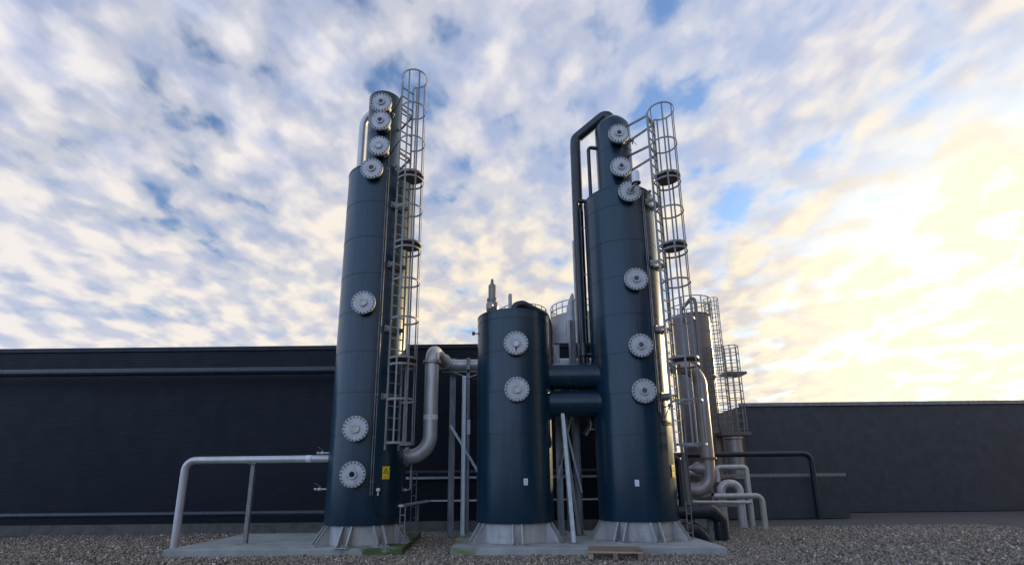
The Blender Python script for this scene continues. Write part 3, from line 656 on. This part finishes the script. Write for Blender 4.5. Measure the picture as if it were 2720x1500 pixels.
o = MB().tube([Vector((3.40+.16*math.cos(R(a)), 12.36+.0*a, 10.62+.14*math.sin(R(a)))) for a in range(0, 300, 20)], .008, 8).build('cable', 'cable'); tag(o, 'coiled black cable under the sensor of the right tower head', 'cable'); recenter(o, (3.4, 12.36, 10.6))
# motor / level transmitter on top tank cover of the right tower
mo = thing('vent_housing', 'pale cylindrical vent housing with open dark underside in front of the third cover', 'vent', (3.22, 11.5, 8.83))
b = MB(); b.cyl((3.13, 11.72, 8.80), (3.17, 11.52, 8.84), .055, 16); b.cyl((3.17, 11.52, 8.80), (3.215, 11.40, 8.86), .04, 12); b.build('mounting_pipe', 'cover', mo)
b = MB(); b.lathe((3.215, 11.44, 8.84), [(.085, .01), (.118, 0), (.120, .002), (.120, .028), (.098, .03), (.098, .30), (.085, .335), (.03, .345)], 28); b.build('housing', 'motor', mo)
b = MB(); b.lathe((3.215, 11.44, 8.834), [(.104, 0), (.104, .004)], 28); b.build('underside', 'ink', mo)
# signs
def warning_sign(label, C, az, z):
    s_ = thing('warning_sign', label, 'sign', surf(C, az, .012, z), 'yellow warning signs on the towers')
    n = Vector((math.cos(R(az)), math.sin(R(az)), 0)); t = Vector((-n.y, n.x, 0)); o_ = surf(C, az, .020, z); zx = Vector((0, 0, 1))
    W, Hh = .19, .29; k = 8; vs = []
    b = MB(); b.prism([(-W/2, -Hh/2), (W/2, -Hh/2), (W/2, Hh/2), (-W/2, Hh/2)], .004, o_-n*.004, t, zx); b.build('sign_plate', 'yellow', s_)
    def tri(sz, cy_): return [(-sz, cy_-sz*.58), (sz, cy_-sz*.58), (0, cy_+sz*1.15)]
    b = MB(); o2 = o_+n*.001; A, B = tri(.078, .03), tri(.056, .028)
    vs = [o2+t*x+zx*y for x, y in A+B]+[o2+n*.002+t*x+zx*y for x, y in A+B]
    b.add(vs, [(6+i, 6+(i+1) % 3, 9+(i+1) % 3, 9+i) for i in range(3)])
    b.box(o2+zx*.045, (.003, .012, .042), rz=R(az)); b.box(o2+zx*.008, (.003, .012, .011), rz=R(az)); b.build('warning_symbol', 'ink', s_)
    b = MB()
    for i, wd in enumerate((.12, .10, .12)): b.box(o2+zx*(-.075-.024*i), (.003, wd, .008), rz=R(az))
    b.build('small_print', 'ink_soft', s_)
warning_sign('yellow warning sign with black triangle on the left tower', C1, -43.5, 1.72)
warning_sign('yellow warning sign with black triangle on the sunlit edge of the right tower', C3, -37, 1.70)
def label_plate(label, C, az, z):
    s_ = thing('label_plate', label, 'label', surf(C, az, .01, z), 'small white label plates')
    n = Vector((math.cos(R(az)), math.sin(R(az)), 0)); b = MB(); b.box(surf(C, az, .010, z), (.006, .095, .145), rz=R(az)); q = b.build('plate', 'white', s_)
    b = MB()
    for dz, dx, wd in ((.035, 0, .05), (.01, -.01, .03), (-.015, .01, .04), (-.04, 0, .05)): b.box(surf(C, az, .014, z+dz)+Vector((-n.y, n.x, 0))*dx, (.003, wd, .010), rz=R(az))
    b.build('print', 'grey_ink', q)
label_plate('small white label plate on the short tank', C2, -75, 1.482)
label_plate('small white label plate on the right tower', C3, -102, 1.43)

# ------------------------------------------------------------------ pallet
pa = thing('wooden_pallet', 'weathered wooden pallet lying on the gravel against the slab', 'pallet', (2.0, 10.75, 0))
pm = Matrix.Rotation(R(-9), 3, 'Z'); pc = Vector((2.02, 10.74, .012)); LX, LY = 1.04, .92
def pbox(b, c, s_): b.box(pc+pm @ Vector(c), s_, rot=pm)
for i in range(6):
    y = -LY/2+.055+i*(LY-.11)/5; b = MB(); pbox(b, (random.uniform(-.006, .006), y, .132), (LX, .10 if i in (0, 5) else .085, .020)); b.build('deck_board', 'wood_new' if i == 0 else 'wood', pa)
for x in (-LX/2+.05, 0, LX/2-.05):
    b = MB(); pbox(b, (x, 0, .111), (.10, LY, .020)); b.build('stringer_board', 'wood', pa)
    b = MB(); pbox(b, (x, 0, .010), (.10, LY, .020)); b.build('bottom_board', 'wood', pa)
    for y in (-LY/2+.07, 0, LY/2-.07):
        b = MB(); pbox(b, (x, y, .0605), (.098, .13, .079)); b.build('block', 'wood_new' if (y < -.1 and x < -.1) else 'wood', pa)

# ------------------------------------------------------------------ background silos seen between the tanks
def railing(parent, c, r, z, h, a0=0, a1=360, n=16, m='galv', closed=True, pw=.04):
    b = MB()
    for zz_ in (z+h, z+h*.52):
        pts = [(c[0]+r*math.cos(R(a0+(a1-a0)*i/48)), c[1]+r*math.sin(R(a0+(a1-a0)*i/48)), zz_) for i in range(48 if closed else 49)]
        b.tube(pts, .024, 6, closed=closed)
    b.build('handrail', m, parent)
    for i in range(n):
        a = R(a0+(a1-a0)*i/(n if closed else n-1)); b = MB(); b.box((c[0]+r*math.cos(a), c[1]+r*math.sin(a), z+h/2-.12), (pw, pw, h+.24)); b.build('railing_post', m, parent)
s_ = thing('storage_silo', 'bare silver silo with railed roof beyond the hall, right of the short tank', 'silo', (3.62, 26, 0), 'silver silos beyond the hall')
b = MB(); b.lathe((3.62, 26, 0), [(1.52, 0), (1.52, 9.93), (1.3, 10.0), (.05, 10.3)], 72); b.build('shell', 'silo', s_); railing(s_, (3.62, 26), 1.48, 9.93, .66, n=22)
s_ = thing('storage_silo', 'silver silo mostly hidden behind the short tank, only its roof rail showing', 'silo', (.62, 26, 0), 'silver silos beyond the hall')
b = MB(); b.lathe((.62, 26, 0), [(1.3, 0), (1.3, 9.6), (1.1, 9.7), (.05, 9.9)], 72); b.build('shell', 'silo', s_); railing(s_, (.62, 26), 1.27, 9.6, .85, n=18)
b = MB()
secs = [(.0, 2.70, 3.26, .25), (9.4, 2.76, 3.25, .22), (10.0, 2.81, 3.245, .2), (10.35, 2.89, 3.24, .18), (10.62, 2.99, 3.235, .14), (10.77, 3.06, 3.20, .1), (10.83, 3.10, 3.17, .04)]
vs = []; k = 20
for z, a, c, hy in secs:
    for i in range(k): an = 2*math.pi*i/k; vs.append(((a+c)/2+(c-a)/2*math.cos(an), 24.35+hy*math.sin(an), z))
b.add(vs, [(j*k+i, j*k+(i+1) % k, (j+1)*k+(i+1) % k, (j+1)*k+i) for j in range(len(secs)-1) for i in range(k)]+[tuple(range((len(secs)-1)*k, len(secs)*k))], True)
o = b.build('exhaust_hood', 'silo'); tag(o, 'tapered silver hood with rounded top in front of the railed silver silo', 'hood'); recenter(o, (3.0, 24.35, 0))
o = MB().lathe((-.055, 24.3, 0), [(.108, 0), (.108, 10.66), (.095, 10.76), (.055, 10.82), (.01, 10.84)], 20).build('vent_stack', 'silo'); tag(o, 'short round topped silver stack rising just above the short tank roof', 'stack'); recenter(o, (-.055, 24.3, 0))
o = MB().lathe((3.29, 24.0, 0), [(.15, 0), (.15, 10.28), (.19, 10.29), (.19, 10.38), (.10, 10.40), (.10, 13.56)], 20).build('chimney', 'silo'); tag(o, 'thin pale chimney beyond the hall, left of the thick black pipe', 'chimney'); recenter(o, (3.29, 24, 0))

# ------------------------------------------------------------------ background tank at the right
T4 = (8.92, 24.0)
t4 = thing('background_tank', 'brown grey tank with railed roof far back at the right', 'tank', (*T4, 0))
b = MB(); b.lathe((*T4, 0), [(.92, 1.4), (.92, 3.5), (.90, 3.52), (.90, 8.45), (.91, 8.46), (.91, 8.52), (.90, 8.53), (.90, 9.28), (.93, 9.28), (.93, 9.34), (.05, 9.5)], 64); b.build('shell', 'tank_brown', t4)
railing(t4, T4, 1.04, 9.34, .80, n=14, m='galv_dark')
for a in range(0, 360, 45):
    b = MB(); b.box((T4[0]+.85*math.cos(R(a)), T4[1]+.85*math.sin(R(a)), .75), (.15, .15, 1.5)); b.build('leg', 'tank_brown', t4)
b = MB(); b.tube(fillet([(8.23, 23.2, 8.9), (8.23, 23.2, 9.45), (8.62, 23.0, 9.92), (8.80, 22.95, 10.10), (8.84, 22.9, 9.6), (8.76, 22.9, 1.5)], .12, 4), .085, 18); o = b.build('goose_neck_pipe', 'tank_brown'); tag(o, 'dark goose neck pipe rising from and running down the background tank', 'pipe'); recenter(o, (8.76, 22.9, 1.5))
def small_cage(label, c, r, z0, z1, step, n=7, m='galv_dark', group='small ladder cages on the background tank'):
    o = thing('ladder_cage', label, 'ladder cage', (*c, z0), group)
    z = z1
    while z > z0-.01:
        b = MB(); b.tube([(c[0]+r*math.cos(2*math.pi*i/20), c[1]+r*math.sin(2*math.pi*i/20), z) for i in range(20)], .018, 5, closed=True); b.build('cage_hoop', m, o); z -= step
    for i in range(n):
        a = 2*math.pi*i/n+.3; b = MB(); b.box((c[0]+r*math.cos(a), c[1]+r*math.sin(a), (z0+z1)/2), (.03, .03, z1-z0+.06)); b.build('cage_bar', m, o)
small_cage('upper ladder cage at the right side of the background tank', (10.12, 24.2), .34, 6.5, 10.35, .43)
small_cage('lower ladder cage in front of the background tank, its top below the upper one', (9.62, 23.0), .34, 3.75, 7.55, .30, 9, 'galv')
small_cage('outermost ladder cage at the right beyond the background tank', (10.45, 23.4), .36, 3.6, 7.65, .36, 8, 'galv_dark')
o = MB().box((10.55, 23.6, 6.35), (1.0, .8, .12)).box((9.9, 22.9, 3.45), (1.3, .9, .16)).build('walkway', 'tank_brown')
b = thing('service_walkway', 'rusty brown service platforms hanging on the background tank', 'walkway', (10.2, 23.4, 3.4)); o.parent = b; o.data.transform(Matrix.Translation(-Vector((10.2, 23.4, 3.4)))); o.name = 'platform_deck'
# small vessel under the walkway, lit
b = MB(); b.lathe((9.72, 22.4, 0), [(.34, .2), (.34, 3.28)], 32); b.lathe((9.72, 22.4, 2.38), [(.36, 0), (.36, .05)], 32); b.lathe((9.72, 22.4, 3.2), [(.40, 0), (.40, .08)], 32); o = b.build('small_vessel', 'tan_pipe'); tag(o, 'small tan vessel below the platforms at the right', 'vessel'); recenter(o, (9.72, 22.4, 0))
# dark container and ground level pipes
ct = thing('dark_container', 'dark container block with pale top rail behind the right pipes', 'container', (9.5, 20.6, 0))
b = MB(); b.box((10.3, 21.0, .75), (5.2, 1.6, 1.5)); b.build('container_body', 'far', ct)
b = MB(); b.box((10.3, 20.18, 1.62), (5.3, .08, .12)); b.build('top_rail', 'galv', ct)
o = MB().tube(fillet([(4.4, 20.0, 2.42), (11.6, 20.0, 2.42), (11.6, 20.0, -.1)], .3, 6), .10, 16).build('insulated_pipe', 'black_pipe'); tag(o, 'long dark pipe crossing behind the dusty elbow pipe', 'pipe'); recenter(o, (6, 20, 2.42))
def silver(label, pts, r, bend=.2):
    b = MB(); b.tube(fillet(pts, bend, 8), r, 20); o = b.build('silver_pipe', 'steel'); tag(o, label, 'pipe', 'silver pipes near the ground at the right'); recenter(o, pts[0])
silver('low silver pipe running right just above the knee high black pipe', [(5.0, 16.2, .98), (7.7, 16.2, .98), (7.7, 16.2, -.1)], .085)
silver('silver pipe loop standing at the right edge of the picture', [(6.62, 16.6, -.1), (6.62, 16.6, 1.35), (7.2, 16.6, 1.35), (7.2, 16.6, -.1)], .13, .25)
silver('upper silver stub pipe at the right edge of the picture', [(6.9, 17.5, 1.4), (6.9, 17.5, 1.88), (7.9, 17.5, 1.88), (7.9, 17.5, -.1)], .09, .12)
silver('silver pipe bend between the steel upright and the reducer', [(5.3, 16.0, 1.72), (5.85, 16.0, 1.68), (6.05, 16.0, 1.2)], .10, .15)
silver('thin silver pipe low behind the dusty elbow', [(4.8, 15.2, .86), (6.9, 15.2, .83)], .05)
o = MB().box((5.6, 15.9, 1.35), (1.0, .1, .1)).box((5.6, 15.9, 1.05), (1.0, .1, .08)).bar((5.3, 15.85, 1.0), (5.95, 15.85, 1.4), .06, .06).box((5.15, 15.9, .7), (.08, .1, 1.4)).box((6.05, 15.9, .7), (.08, .1, 1.4)).box((5.6, 15.8, .72), (2.2, .3, .06)).build('pipe_stand', 'galv'); tag(o, 'welded galvanised pipe stand behind the dusty elbow pipe', 'stand'); recenter(o, (5.6, 15.9, 0))
# far industrial hall on the right closing the horizon
fh = thing('far_hall', 'low dark industrial hall far behind on the right', 'building', (45, 70, 0))
b = MB(); b.box((52, 75, 1.9), (76, 16, 3.8)); b.build('hall_body', 'far', fh)
b = MB(); b.box((52, 66.9, 3.85), (76.3, .2, .3)); b.build('roof_edge_trim', 'galv_dark', fh)

an = thing('sun_blocker', 'added dark flat roofed block at the far right, keeping the low sun off the tank feet', 'building', (16, 27, 0))  # added block that holds the low sun off the lower tanks
b = MB(); b.box((20, 27.5, 2.4), (18.6, 8, 4.8)); b.build('hall_body', 'far', an)
b = MB(); b.box((20, 23.47, 4.86), (18.8, .1, .16)); b.build('roof_edge_trim', 'galv_dark', an)

# unseen dark blocks, added beside and behind the camera to shape tank reflections
hb = thing('reflection_block', 'added unseen dark block along the right side, mirrored as dark bands in the tanks', 'building', (20, -8, 0))
b = MB(); b.box((22, -8, 5.5), (18, 30, 11)); b.build('hall_body', 'far', hb)
hb = thing('reflection_block', 'added unseen lower dark block behind the camera, darkening reflections low on the tanks', 'building', (-12, -34, 0))
b = MB(); b.box((-14, -34, 2.2), (52, 14, 4.4)); b.build('hall_body', 'far', hb)
